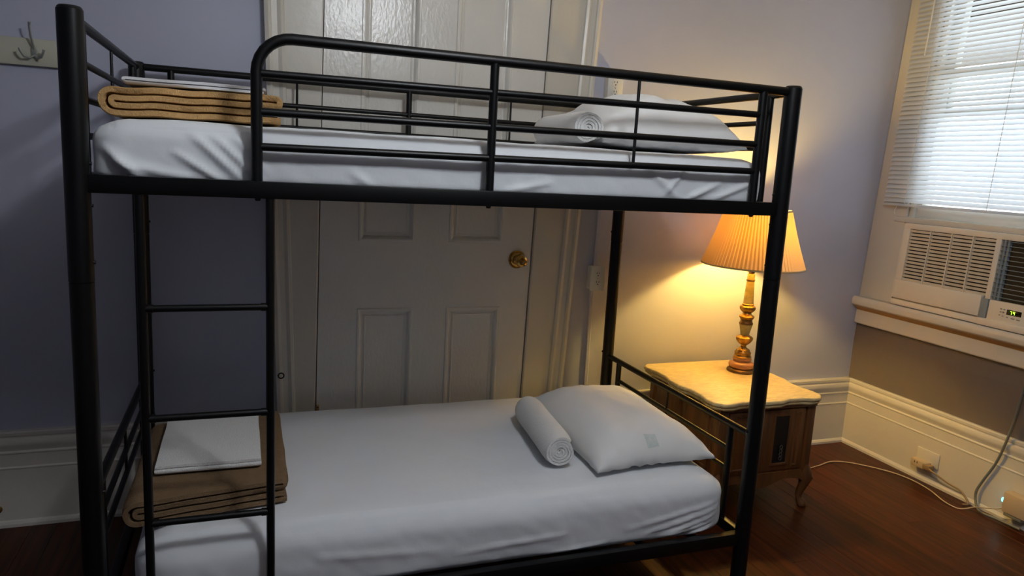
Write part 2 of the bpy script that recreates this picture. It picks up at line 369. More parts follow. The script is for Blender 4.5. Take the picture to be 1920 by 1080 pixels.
# ------------------------------------------------------------------ venetian blind
bl = thing('venetian_blind', 'white aluminium venetian blind lowered over the window', 'blind', (3.62, .5, 1.345))
BY0, BY1 = -.09, 1.062
wp('head_rail', 'slat', (.026, .056, BY0, BY1, 2.60, 2.635), parent=bl)
wp('bottom_rail', 'slat', (.036, .056, BY0, BY1, 1.345, 1.358), parent=bl, bev=.002)
pitch = .0235; tilt = R(57); z = 1.375; first = None
while z < 2.595:
    m = MB(); secs = []
    for y in (BY0, BY1):
        pr = []
        for k in range(5):
            q = (k/4-.5)*.0255; c = .0022*(1-(2*k/4-1)**2)
            # room edge low, window edge high
            pr.append((.046+q*math.cos(tilt)+c*math.sin(tilt), y, z-q*math.sin(tilt)+c*math.cos(tilt)))
        secs.append(pr)
    m.loft(secs, closed_prof=False, caps=False)
    m.build('slat', 'slat', bl, xf=RW, angle=80)
    z += pitch
for y in (.925, .480, .03):
    for o_ in (.034, .059):
        MB().tube([(o_, y, 1.35), (o_, y, 1.9), (o_, y, 2.60)], .0014, 5).build('ladder_cord', 'string', bl, xf=RW)
MB().tube([(.068, .960, 2.10), (.064, .958, 2.60)], .0032, 8).build('tilt_wand', 'plastic', bl, xf=RW)
m = MB(); m.tube([(.062, .965, 1.345), (.066, .972, 1.318), (.060, .968, 1.300)], .0016, 6); m.build('cord_end', 'string', bl, xf=RW)

# ------------------------------------------------------------------ air conditioner in the window
ac = thing('air_conditioner', 'cream window air conditioner with louvred grille and green digits', 'air conditioner', (3.58, .5, .84))
def ap_(name, material, *boxes, bev=.003, parent=None, smooth=True): return wp(name, material, *boxes, bev=bev, parent=parent or ac, smooth=smooth)
AY0, AY1 = .085, .905
ap_('body', 'acp', (-.30, .030, AY0+.01, AY1-.01, .842, 1.258), bev=.006)
# face frame around the intake grille and outlet
ap_('face_frame', 'acp', (.026, .052, AY0, AY1, 1.234, 1.262), (.026, .052, .866, AY1, .970, 1.236), (.026, .052, .384, .410, .962, 1.236), (.026, .052, AY0, AY0+.03, .962, 1.236), bev=.003)
ap_('lower_panel', 'acp', (.026, .054, .424, AY1, .876, .972), bev=.004)
ap_('base_strip', 'acp', (.026, .050, .41, AY1+.005, .842, .870), bev=.003)
ap_('grille_cavity', 'acd', (.028, .034, .408, .868, .972, 1.236), bev=0)
n = 15
for k in range(n):
    zz = .980+(1.226-.980)*k/(n-1)
    MB().hexa([(.040, .408, zz-.0075), (.040, .868, zz-.0075), (.043, .868, zz-.0075), (.043, .408, zz-.0075), (.046, .408, zz+.0050), (.046, .868, zz+.0050), (.050, .868, zz+.0050), (.050, .408, zz+.0050)]).build('louvre', 'acp', ac, xf=RW, smooth=False)
for y in (.522, .633, .748): ap_('grille_rib', 'acp', (.036, .051, y-.0025, y+.0025, .972, 1.236), bev=0)
ap_('outlet_cavity', 'accoil', (.030, .034, AY0+.02, .386, .962, 1.236), bev=0)
for k in range(13):
    zz = .978+(1.228-.978)*k/12
    ap_('vent_blade', 'acg', (.036, .050, AY0+.03, .384, zz-.0011, zz+.0011), bev=0)
for k in range(2):
    y = .374-k*.018
    MB().hexa([(.034, y-.010, .964), (.034, y, .964), (.044, y+.003, .964), (.044, y-.007, .964), (.034, y-.010, 1.234), (.034, y, 1.234), (.044, y+.003, 1.234), (.044, y-.007, 1.234)]).build('vent_vane', 'acg', ac, xf=RW, smooth=False)
ap_('grey_strip', 'acg', (.030, .055, .388, .422, .872, .962), bev=.004)
cp = ap_('control_panel', 'acp', (.026, .050, AY0, .386, .872, .962), bev=.003)
ap_('front_ledge', 'acp', (.026, .064, AY0, .424, .842, .874), bev=.005)
ap_('display', 'screen', (.048, .0515, .232, .298, .910, .933), bev=.001, parent=cp)
def seg7(y, z, ch, h=.014, wd=.0075, t=.0017):
    S = {'7': 'abc', '2': 'abged', '4': 'fgbc'}[ch]; q = .0525; e = q+.0004
    # digits are read from the room: the left side of a digit has the larger y
    B = {'a': (y-wd, y, z+h-t, z+h), 'd': (y-wd, y, z, z+t), 'g': (y-wd, y, z+h/2-t/2, z+h/2+t/2), 'b': (y-wd, y-wd+t, z+h/2, z+h), 'c': (y-wd, y-wd+t, z, z+h/2), 'f': (y-t, y, z+h/2, z+h), 'e': (y-t, y, z, z+h/2)}
    return [(q-.001, e, *B[k]) for k in S]
ap_('digit', 'green', *seg7(.281, .9145, '7'), bev=0, parent=cp, smooth=False)
ap_('digit', 'green', *seg7(.268, .9145, '4'), bev=0, parent=cp, smooth=False)
for (y, z) in ((.325, .930), (.310, .930), (.325, .917), (.312, .917), (.328, .902), (.312, .900), (.292, .899), (.270, .897), (.262, .897), (.246, .896), (.238, .896)):
    ap_('button', 'btn', (.049, .0515, y-.0042, y+.0042, z-.0026, z+.0026), bev=.0008, parent=cp)
# thin bright rails of the side panel beside the unit
sp = ap_('side_panel', 'acp', (.004, .012, .905, .932, .842, 1.262), bev=.002)
for y in (.914, .926): ap_('panel_rail', 'plastic', (.012, .030, y-.0026, y+.0026, .846, 1.258), bev=.002, parent=sp)

# ------------------------------------------------------------------ bunk bed
BL, BW, PR = 1.97, 1.066, .027
bed = thing('bunk_bed', 'black tubular steel bunk bed with ladder and guard rails', 'bunk bed', (BL/2, BW/2, 0))
JZ = 1.122
for (x, y) in ((0, 0), (BL, 0), (0, BW), (BL, BW)):
    p = MB().lathe([(PR*.8, .012), (PR-.0006, .014), (PR-.0006, JZ-.001), (PR*.9, JZ), (PR*.9, JZ+.0015), (PR, JZ+.002), (PR, 1.726), (PR-.002, 1.7285)], (x, y, 0), 28).build('post', 'iron', bed)
    MB().lathe([(0, 1.727), (PR-.0025, 1.727), (PR-.002, 1.730), (PR*.8, 1.7335), (0, 1.735)], (x, y, 0), 28).build('top_cap', 'iron_cap', p)
    MB().lathe([(PR+.001, 0), (PR+.001, .02), (PR*.9, .022)], (x, y, 0), 24).build('foot_cap', 'iron_cap', p)
    sx = 1 if x == 0 else -1
    for zz in (1.395, 1.365, 1.345, 1.300, 1.168, .60, .225):
        MB().lathe([(.005, 0), (.005, .003), (.003, .005), (0, .0055)], (x+sx*(PR-.001), y+.004, zz), 10, 'X' if sx < 0 else 'X').build('bolt', 'bolt', p) if sx < 0 else MB().tube([(x+PR-.002, y-.002, zz), (x+PR+.004, y-.002, zz)], [.005, .0042], 10).build('bolt', 'bolt', p)
def srail(y, z0, z1):
    s = 1 if y == 0 else -1
    o = MB(); o.box(.02, BL-.02, y-.014, y+.014, z0, z1, .002)
    o.box(.03, BL-.03, y+s*.012 if s > 0 else y-.040, y+.040 if s > 0 else y-.012, z0+.002, z0+.007)
    return o.build('side_rail', 'iron', bed)
for y in (0, BW):
    r1 = srail(y, 1.329, 1.371); srail(y, .194, .238)
    if y == 0:
        for x in (.387, .985, 1.86): MB().lathe([(0, -.007), (.006, -.006), (.008, 0), (.008, .002)], (x, y, 1.329), 14).build('bolt_head', 'bolt', r1)
for z0 in (1.333, .198):            # cross slats of the two decks
    for k in range(9):
        x = .16+k*(BL-.32)/8
        MB().box(x-.015, x+.015, .022, BW-.022, z0+.004, z0+.0125, .002, 1).build('deck_slat', 'iron', bed)
# front guard rail, bent round at the ladder end
g = [(.385, 0, 1.360), (.385, 0, 1.630)] + [(.385+.083*(1-math.cos(a)), 0, 1.630+.083*math.sin(a)) for a in [R(q) for q in range(12, 91, 13)]] + [(.468, 0, 1.713), (1.2, 0, 1.714), (BL-.02, 0, 1.715)]
gr = MB().tube(g, .0138, 16).build('guard_rail', 'iron', bed)
def bar(parent, a, b_, r, name='bar', seg=12): return MB().tube([a, b_], r, seg).build(name, 'iron', parent)
for z in (1.630, 1.540, 1.457): bar(gr, (.385, 0, z-.003), (1.858, 0, z+.008), .0098)
bar(gr, (.985, 0, 1.36), (.985, 0, 1.714), .0120, 'upright', 14); bar(gr, (1.858, 0, 1.36), (1.858, 0, 1.716), .0130, 'upright', 14)
bar(gr, (1.4235, 0, 1.461), (1.4235, 0, 1.714), .0048, 'thin_upright', 8)
# back guard rail
gb = bar(bed, (0, BW, 1.717), (BL, BW, 1.717), .0125, 'guard_rail', 14)
for z in (1.622, 1.540, 1.457): bar(gb, (.111, BW, z), (1.858, BW, z), .0090)
for x in (.111, .982, 1.858): bar(gb, (x, BW, 1.36), (x, BW, 1.717), .0120, 'upright')
for x in (.548, 1.417): bar(gb, (x, BW, 1.457), (x, BW, 1.717), .0045, 'thin_upright', 8)
# end panels
for x in (0, BL):
    e = bar(bed, (x, 0, 1.713), (x, BW, 1.716), .0122, 'upper_end_panel', 14)
    for z in (1.625, 1.543, 1.457): bar(e, (x, .103, z), (x, BW-.103, z), .0085)
    for z in (1.625, 1.543): 
        if x == 0: bar(e, (x, .02, z), (x, .103, z), .0085)
    for y in (.103, BW-.103): bar(e, (x, y, 1.345), (x, y, 1.715), .0120, 'upright')
    bar(e, (x, .533, 1.543), (x, .533, 1.715), .0042, 'thin_upright', 8)
    MB().box(x-.012, x+.012, .02, BW-.02, 1.332, 1.368, .003).build('end_rail', 'iron', e)
    e = bar(bed, (x, 0, .583), (x, BW, .580), .0122, 'lower_end_panel', 14)
    for z in (.492, .418): bar(e, (x, .121, z), (x, BW-.115, z), .0085)
    for y in (.121, BW-.115): bar(e, (x, y, .21), (x, y, .582), .0120, 'upright')
    bar(e, (x, .536, .418), (x, .536, .582), .0045, 'thin_upright', 8)
    MB().box(x-.012, x+.012, .02, BW-.02, .197, .235, .003).build('end_rail', 'iron', e)
# ladder
ld = bar(bed, (.125, -.002, .20), (.125, -.002, 1.340), .0108, 'ladder', 14)
bar(ld, (.416, -.002, .20), (.416, -.002, 1.340), .0108, 'ladder_rail', 14)
for z in (1.056, .779, .502, .228):
    bar(ld, (.128, -.002, z), (.413, -.002, z), .0090, 'rung', 14)
    for x in (.142, .399): MB().tube([(x-.006, -.002, z), (x+.006, -.002, z)], .0105, 14).build('rung_collar', 'iron', ld)

# ------------------------------------------------------------------ mattresses
def seg_d(px, pz, a, b_):
    ax, az = a; bx, bz = b_; dx, dz = bx-ax, bz-az; t = max(0, min(1, ((px-ax)*dx+(pz-az)*dz)/(dx*dx+dz*dz)))
    return math.hypot(px-ax-t*dx, pz-az-t*dz), t
def mattress(name, x0, x1, y0, y1, z0, z1, rv, folds, label, seed, crown=.008, group='mattresses on the bunk bed'):
    bm = bmesh.new(); r = rv
    N = (230, 36, 26)
    def g(a, b_, n): return [a+(b_-a)*k/n for k in range(n+1)]
    X, Y, Z = g(x0, x1, N[0]), g(y0, y1, N[1]), g(z0, z1, N[2])
    def dense(A, a, b_):     # extra lines near the rounded edges
        return sorted(set([round(q, 5) for q in A]+[round(a+r*k/4, 5) for k in range(1, 4)]+[round(b_-r*k/4, 5) for k in range(1, 4)]))
    X, Y, Z = dense(X, x0, x1), dense(Y, y0, y1), dense(Z, z0, z1)
    vd = {}
    def V(x, y, z):
        k = (round(x, 5), round(y, 5), round(z, 5))
        if k not in vd: vd[k] = bm.verts.new(k)
        return vd[k]
    def quads(A, B, f):
        for i in range(len(A)-1):
            for j in range(len(B)-1): bm.faces.new([V(*f(A[i], B[j])), V(*f(A[i+1], B[j])), V(*f(A[i+1], B[j+1])), V(*f(A[i], B[j+1]))])
    for z in (z0, z1): quads(X, Y, lambda a, b_: (a, b_, z))
    for y in (y0, y1): quads(X, Z, lambda a, b_: (a, y, b_))
    for x in (x0, x1): quads(Y, Z, lambda a, b_: (x, a, b_))
    for v in bm.verts:
        p = v.co.copy()
        q = Vector((min(max(p.x, x0+r*1.6), x1-r*1.6), min(max(p.y, y0+r), y1-r), min(max(p.z, z0+r*.6), z1-r)))
        d_ = p-q
        if d_.length > 1e-6:
            e = Vector((d_.x/(r*1.6), d_.y/r, d_.z/(r if d_.z > 0 else r*.6))); l = e.length; mxx = max(abs(e.x), abs(e.y), abs(e.z))
            if l > 1e-6: d_ *= mxx/l
        p = q+d_
        u = (p.x-x0)/(x1-x0); w_ = (p.y-y0)/(y1-y0)
        n = Vector((0, 0, 0))
        if p.z > z1-.02: p.z += crown*(1-(2*u-1)**4)*(1-(2*w_-1)**4) + .003*noise.noise(Vector((p.x*5, p.y*7, seed)))+.0022*noise.noise(Vector((p.x*9+p.y*3, p.y*22-p.x*2, seed+1)))
        side = min(abs(p.y-y0), abs(p.y-y1), abs(p.x-x0), abs(p.x-x1))
        if abs(p.y-y0) < r:
            k = 1-abs(p.y-y0)/r
            a = .004*noise.noise(Vector((p.x*6, p.z*10, seed+3)))+.002*noise.noise(Vector((p.x*22+p.z*14, p.z*20, seed)))
            for (A, B, wd, am) in folds:
                dd, t = seg_d(p.x, p.z, A, B); a += 1.5*am*math.exp(-(dd/wd)**2)*math.sin(math.pi*(.15+.8*t))
            p.y -= a*k
            p.y += .006*k*(2*(p.z-z0)/(z1-z0)-1)**2
        if abs(p.x-x1) < r or abs(p.x-x0) < r:
            p.x += .004*noise.noise(Vector((p.y*9, p.z*16, seed+9)))
        v.co = p
    bmesh.ops.recalc_face_normals(bm, faces=bm.faces)
    me = bpy.data.meshes.new(name); bm.to_mesh(me); bm.free(); me.materials.append(M['sheet'])
    me.polygons.foreach_set('use_smooth', [True]*len(me.polygons))
    o = bpy.data.objects.new(name, me); COL.objects.link(o)
    return tag(o, label, 'mattress', group)
fu = [((.24, 1.475), (.36, 1.362), .010, .008), ((.29, 1.47), (.40, 1.365), .009, .007), ((.20, 1.43), (.32, 1.355), .009, .007), ((.34, 1.47), (.42, 1.38), .008, .005),
      ((.05, 1.43), (.13, 1.36), .012, .012), ((.07, 1.40), (.25, 1.365), .012, .006), ((.62, 1.40), (.68, 1.36), .010, .004), ((1.50, 1.45), (1.62, 1.36), .010, .005),
      ((1.62, 1.46), (1.55, 1.37), .008, .005), ((1.75, 1.42), (1.62, 1.36), .009, .006), ((1.88, 1.43), (1.72, 1.365), .009, .006), ((1.18, 1.40), (1.02, 1.365), .010, .004)]
mattress('mattress', .020, 1.936, .030, 1.036, 1.3465, 1.503, .052, fu, 'white sheeted mattress on the upper bunk', 1.7)
fo = [((1.90, .345), (1.52, .285), .007, .005), ((1.90, .325), (1.60, .262), .007, .006), ((1.88, .300), (1.66, .245), .006, .006), ((1.86, .275), (1.62, .228), .006, .005), ((1.86, .255), (1.72, .222), .006, .006), ((1.30, .30), (.95, .285), .008, .004), ((1.45, .25), (1.2, .235), .008, .004), ((.55, .33), (.9, .30), .012, .003)]
mattress('mattress', .075, 1.928, .028, 1.030, .2115, .427, .072, fo, 'white sheeted mattress on the lower bunk', 5.1)

# ------------------------------------------------------------------ pillows
def pillow(name, c, a, b_, h, rz, label, seed, tilt=0, tagmark=False, tilty=0):
    bm = bmesh.new(); N = 36
    def pt(u, v, s):
        eu, ev = abs(u), abs(v)
        x = a*u*(1-.075*(1-ev**2)*eu**3); y = b_*v*(1-.06*(1-eu**2)*ev**3)
        t = (max(0, 1-eu**3.2)*max(0, 1-ev**3.2))**.55
        nn = noise.noise(Vector((u*2.2+seed, v*2.2, s)))*.14+noise.noise(Vector((u*6+seed, v*6, s)))*.045
        edge = math.exp(-((1-max(eu, ev))/.12)**2)*noise.noise(Vector((u*9, v*9, seed)))*.02
        z = h*t*(1+nn)*(1 if s > 0 else -.12)+edge*.5
        return Vector((x, y, z))
    for s in (1, -1):
        gr_ = [[bm.verts.new(pt(math.sin((2*i/N-1)*math.pi/2)*.5+(2*i/N-1)*.5, math.sin((2*j/N-1)*math.pi/2)*.5+(2*j/N-1)*.5, s)) for j in range(N+1)] for i in range(N+1)]
        for i in range(N):
            for j in range(N): bm.faces.new([gr_[i][j], gr_[i+1][j], gr_[i+1][j+1], gr_[i][j+1]])
    bmesh.ops.remove_doubles(bm, verts=bm.verts, dist=.0004)
    bmesh.ops.recalc_face_normals(bm, faces=bm.faces)
    me = bpy.data.meshes.new(name); bm.to_mesh(me); bm.free(); me.materials.append(M['pillow'])
    me.polygons.foreach_set('use_smooth', [True]*len(me.polygons))
    o = bpy.data.objects.new(name, me); COL.objects.link(o); o.location = c; o.rotation_euler = (tilt, tilty, rz)
    tag(o, label, 'pillow', 'pillows on the bunk bed')
    if tagmark:
        m = MB(); n = 6; cu, cv = -.02, -.87
        rows = []
        for i in range(n+1):
            rows.append([pt(cu+(i/n-.5)*.20, cv+(j/n-.5)*.13, 1)+Vector((0, 0, .0012)) for j in range(n+1)])
        m.loft(rows, closed_prof=False, caps=False)
        q = m.build('printed_tag', 'tag'); q.parent = o
    return o
pillow('pillow', (1.676, .462, .4545), .240, .345, .125, R(2), 'white pillow with a pale green tag on the lower bunk', 2.0, tagmark=True)
pillow('pillow', (1.676, .470, 1.534), .262, .340, .165, R(-3), 'plump white pillow on the upper bunk', 7.0)

# ------------------------------------------------------------------ rolled towels
def roll(name, a, b_, rad, label, seed):
    a, b_ = Vector(a), Vector(b_); ax = (b_-a); ln = ax.length; ax.normalize(); sd = Vector((-ax.y, ax.x, 0)); upv = Vector((0, 0, 1))
    turns = 5.2; n = 150; t = rad/turns*.80
    m = MB(); secs = []
    def ring(k, y, inset):
        th = k/n*turns*2*math.pi; r_ = .004+(rad-.004)*k/n
        w_ = 1+.03*math.sin(2*th+seed)+.02*math.sin(3*th)
        ro = r_*w_; ri = max(.001, ro-t)
        return th+seed, ro, ri
    NY = 14; ro_g = []; ri_g = []
    for j in range(NY+1):
        f = j/NY; y = f*ln; ro_r = []; ri_r = []
        for k in range(n+1):
            th, ro, ri = ring(k, y, 0)
            pin = (1-.10*math.exp(-(min(f, 1-f)/.05)**2))
            wob = 1+.03*noise.noise(Vector((math.cos(th)*1.5, math.sin(th)*1.5, f*4+seed)))
            off = (.006*noise.noise(Vector((k*.06, seed, 0)))-.012*(1-k/n)**2) * (1 if f < .02 else (-1 if f > .98 else 0))
            base = a+ax*(y-off if f < .5 else y+off)
            cs, sn = math.cos(th), math.sin(th)
            flat = lambda r_: base+sd*(cs*r_*1.03*pin*wob)+upv*(sn*r_*.97*pin*wob)
            ro_r.append(m.bm.verts.new(flat(ro))); ri_r.append(m.bm.verts.new(flat(ri)))
        ro_g.append(ro_r); ri_g.append(ri_r)
    for j in range(NY):
        for k in range(n):
            m.face([ro_g[j][k], ro_g[j][k+1], ro_g[j+1][k+1], ro_g[j+1][k]]); m.face([ri_g[j][k], ri_g[j+1][k], ri_g[j+1][k+1], ri_g[j][k+1]])
        for k in (0, n): m.face([ro_g[j][k], ro_g[j+1][k], ri_g[j+1][k], ri_g[j][k]])
    for j in (0, NY):
        for k in range(n): m.face([ro_g[j][k], ri_g[j][k], ri_g[j][k+1], ro_g[j][k+1]])
    o = m.build(name, 'terry', angle=60)
    return tag(o, label, 'towel', 'rolled towels on the bunk bed')
roll('rolled_towel', (1.352, .205, .498), (1.400, .640, .498), .060, 'white rolled towel beside the pillow on the lower bunk', 1.0)
roll('rolled_towel', (1.352, .165, 1.570), (1.372, .56, 1.570), .056, 'white rolled towel beside the pillow on the upper bunk', 2.6)

# ------------------------------------------------------------------ folded blankets and towels
def folded(name, path, t, depth, material, place, label, cat, seed, amp=.004, ny=26, shear=0, wav=0):
    """path: centre line in (x, z); the strip of thickness t is swept along y over depth"""
    pts = [Vector((p[0], 0, p[1])) for p in path]
    # resample
    out = [pts[0]]
    for p, q in zip(pts, pts[1:]):
        k = max(1, int((q-p).length/.010))
        for i in range(1, k+1): out.append(p+(q-p)*i/k)
    pts = out; n = len(pts); nr = []
    for i in range(n):
        tt = (pts[min(i+1, n-1)]-pts[max(i-1, 0)]).normalized(); nr.append(Vector((-tt.z, 0, tt.x)))
    m = MB(); loops = []
    for j in range(ny+1):
        f = j/ny; y = f*depth; e = math.exp(-(min(f, 1-f)*depth/.008)**2)
        loop = []
        hh = t/2*(1-.35*e)
        def dis(p):
            q = Vector((p.x, y, p.z))
            dzz = amp*noise.noise(Vector((q.x*7+seed, q.y*7, 0)))*(.3+q.z*10) + wav*noise.noise(Vector((q.x*9+seed, 3, 0)))
            return Vector((q.x+amp*1.2*noise.noise(Vector((q.z*30, q.y*8, seed))), q.y+amp*1.5*noise.noise(Vector((q.x*8, q.z*40, seed+2)))*(1-2*f)+shear*q.x, q.z+dzz))
        for i in range(n): loop.append(dis(pts[i]+nr[i]*hh))
        # round end
        for i in range(n-1, -1, -1): loop.append(dis(pts[i]-nr[i]*hh))
        loops.append(loop)
    m.loft(loops, caps=False)
    for lp in (0, ny):          # caps as strips between the two sides
        pass
    bm = m.bm; bm.verts.ensure_lookup_table(); L2 = 2*n
    for lp in (0, ny):
        for i in range(n-1):
            m.face([bm.verts[lp*L2+i], bm.verts[lp*L2+i+1], bm.verts[lp*L2+L2-2-i], bm.verts[lp*L2+L2-1-i]])
    o = m.build(name, material, angle=70)
    o.location = place[0]; o.rotation_euler = (0, 0, place[1])
    return tag(o, label, cat)
def arc(cx, cz, r_, a0, a1, n=9, sx=1): return [(cx+sx*r_*math.cos(R(a0+(a1-a0)*k/n)), cz+r_*math.sin(R(a0+(a1-a0)*k/n))) for k in range(n+1)]
def blanket_path(w_, t):
    # bottom layer from the right, big loop at the left, top layer, turn at the right, back, small loop, out to the right
    p = [(w_-.004, t*.5), (w_*.5, t*.5)] + [(t*2.0, t*.5)] + arc(t*2.0, t*2.0, t*1.5, 270, 90, 14)[1:] + [(w_*.5, t*3.5)]
    p += [(w_-t*1.3, t*3.5)] + arc(w_-t*.9, t*3.0, t*.5, 90, -90, 8) + [(w_*.5, t*2.5), (t*2.3, t*2.5)] + arc(t*2.2, t*2.0, t*.5, 90, 270, 8) + [(w_*.5, t*1.5), (w_-.012, t*1.5)]
    return p
folded('folded_blanket', blanket_path(.425, .0180), .0184, .46, 'fleece', ((.026, .115, 1.5115), 0), 'tan fleece blanket folded in layers on the upper bunk', 'blanket', 1.0, .004, wav=.008)
sh = [(.33, .004), (.01, .004)] + arc(.010, .0085, .0045, 270, 90, 6)[1:] + [(.335, .013)]
folded('folded_sheet', sh, .0096, .40, 'sheet', ((.075, .150, 1.5900), 0), 'thin white folded sheet lying on the tan blanket', 'sheet', 4.0, .005)
folded('folded_blanket', blanket_path(.425, .0190), .0178, .60, 'fleece2', ((.046, .105, .4375), 0), 'brown fleece blanket folded in layers on the lower bunk', 'blanket', 6.0, .003, wav=.003, shear=.16)
tw = [(.45, .004), (.01, .004)] + arc(.010, .0085, .0045, 270, 90, 6)[1:] + [(.44, .013)] + arc(.44, .0175, .0045, -90, 90, 6)[1:] + [(.01, .022), (.004, .022)]
folded('folded_towel', tw, .0078, .285, 'terry', ((.397, .255, .519), R(90)), 'white folded towel lying on the brown blanket', 'towel', 8.0, .002)

# ------------------------------------------------------------------ nightstand
ns = thing('nightstand', 'carved walnut nightstand with a scalloped stone top beside the bunk', 'nightstand', (2.45, .78, 0))
NX0, NX1, NY0, NY1, NZ = 2.167, 2.732, .463, 1.088, .525
def outline(inset, n=26):
    cx, cy = (NX0+NX1)/2, (NY0+NY1)/2; hx, hy = (NX1-NX0)/2-inset, (NY1-NY0)/2-inset; P = []
    def wave(t): return .011*math.cos(2*math.pi*t)*(1-abs(t)**6) - .004*math.cos(6*math.pi*t)*(1-abs(t)**2)
    rc = .030
    def side(p0, p1, nrm):
        for k in range(n):
            t = 2*k/(n-1)-1; f = k/(n-1)
            q = Vector(p0)+(Vector(p1)-Vector(p0))*f+Vector(nrm)*wave(t)
            P.append((cx+q.x, cy+q.y))
    side((-hx+rc, -hy), (hx-rc, -hy), (0, -1)); side((hx, -hy+rc), (hx, hy-rc), (1, 0))
    for k in range(n):
        f = k/(n-1); P.append((cx+hx-rc-(2*hx-2*rc)*f, cy+hy))
    side((-hx, hy-rc), (-hx, -hy+rc), (-1, 0))
    return P
MB().loft([[(x, y, z) for x, y in outline(i_)] for i_, z in ((.022, .488), (.012, .490), (.006, .495), (.005, .501), (.009, .505), (.003, .507), (0, .512), (.001, .518), (.004, .522), (.009, .5245))]).build('stone_top', 'stone', ns, angle=50)
bx0, bx1, by0, by1 = 2.213, 2.706, .505, 1.062
MB().box(bx0, bx1, by0, by1, .165, .488, .006).build('carcass', 'walnut', ns)
# front: corner pilasters, framed panels and the slot
def bz(name, material, *b_, bev=.003, parent=None): return MB().box(*b_, bev).build(name, material, parent or ns)
for (xa, xb) in ((bx0-.006, bx0+.040), (bx1-.040, bx1+.006)):
    bz('pilaster', 'walnut', xa, xb, by0-.012, by0+.03, .17, .488, bev=.008)
bz('top_molding', 'walnut', bx0-.008, bx1+.008, by0-.014, by1, .474, .489, bev=.004)
dr_ = bz('door_panel', 'walnut', bx0+.046, bx1-.046, by0-.008, by0+.01, .190, .468, bev=.004)
for (xa, xb) in ((2.290, 2.420), (2.605, 2.636)):
    MB().loft([[(xa+d_, by0-.008-h, .205+d_), (xb-d_, by0-.008-h, .205+d_), (xb-d_, by0-.008-h, .455-d_), (xa+d_, by0-.008-h, .455-d_)] for d_, h in ((0, 0), (.003, .005), (.007, .004), (.010, 0))], caps=False).build('panel_bead', 'walnut', dr_)
sf = MB().loft([[(2.487+d_, by0-.008-h, .215+d_), (2.583-d_, by0-.008-h, .215+d_), (2.583-d_, by0-.008-h, .452-d_), (2.487+d_, by0-.008-h, .452-d_)] for d_, h in ((0, 0), (.002, .007), (.010, .007), (.014, 0))], caps=False).build('slot_frame', 'walnut', dr_)
MB().box(2.498, 2.572, by0-.011, by0-.006, .226, .441).build('slot_mesh', 'black', dr_, smooth=False)
pu = MB(); pu.box(2.530, 2.546, by0-.0135, by0-.011, .236, .312, .001)
plo = pu.build('pull_plate', 'black', dr_)
for k in range(4):
    z = .300-k*.017
    MB().tube([(2.538+.0065*math.cos(a), by0-.017, z+.0085*math.sin(a)) for a in [2*math.pi*q/14 for q in range(14)]], .0017, 7, closed=True).build('pull_ring', 'silver', plo)
# left side panels
for (ya, yb) in ((by0+.06, .770), (.790, by1-.04)):
    MB().loft([[(bx0-h, ya+d_, .200+d_), (bx0-h, yb-d_, .200+d_), (bx0-h, yb-d_, .455-d_), (bx0-h, ya+d_, .455-d_)] for d_, h in ((0, 0), (.003, .006), (.009, .005), (.014, 0))], caps=False).build('side_bead', 'walnut', ns)
    MB().loft([[(bx1+h, ya+d_, .200+d_), (bx1+h, yb-d_, .200+d_), (bx1+h, yb-d_, .455-d_), (bx1+h, ya+d_, .455-d_)] for d_, h in ((0, 0), (.003, .006), (.009, .005), (.014, 0))], caps=False).build('side_bead', 'walnut', ns)
for ya in (by0+.012,): bz('corner_stile', 'walnut', bx0-.010, bx0+.02, ya-.014, ya+.030, .17, .475, bev=.008)
# scalloped apron
def apron_poly(a0, a1, zt, n=24):
    top = [(a0, zt), (a1, zt)]; bot = []
    for k in range(n+1):
        f = k/n; a = a1+(a0-a1)*f; t = abs(2*f-1)
        z = .128+.030*t**2-.012*math.cos(2*math.pi*t) + (-.03*max(0, (t-.88)/.12))
        bot.append((a, z))
    return top+bot
m = MB(); P = apron_poly(bx0+.01, bx1-.01, .182); m.loft([[(a, by0-.010, z) for a, z in P], [(a, by0+.012, z) for a, z in P]]); m.build('front_apron', 'walnut', ns, angle=25)
for xx in (bx0-.002, bx1-.018):
    m = MB(); P = apron_poly(by0+.01, by1-.01, .182); m.loft([[(xx, a, z) for a, z in P], [(xx+.020, a, z) for a, z in P]]); m.build('side_apron', 'walnut', ns, angle=25)
for (x, y, sx, sy) in ((bx0+.016, by0+.014, -1, -1), (bx1-.010, by0+.014, 1, -1), (bx0+.016, by1-.016, -1, 1), (bx1-.016, by1-.016, 1, 1)):
    path = []; rad = []
    for z, off, r_ in ((.200, .000, .026), (.172, .007, .029), (.148, .013, .029), (.122, .013, .025), (.096, .008, .020), (.070, .002, .0170), (.048, -.001, .0145), (.032, .002, .0150), (.022, .007, .019), (.012, .012, .021), (.004, .013, .020), (.0, .013, .016)):
        path.append((x+sx*off, y+sy*off, z)); rad.append(r_)
    lg = MB().tube(path, rad, 16).build('leg', 'walnut', ns)
    m = MB(); m.tube([(x+sx*.022*math.cos(.5), y+sy*.022, .165), (x+sx*.032, y+sy*.030, .14), (x+sx*.026, y+sy*.026, .115)], [.006, .010, .004], 10); m.build('knee_carving', 'walnut', lg)

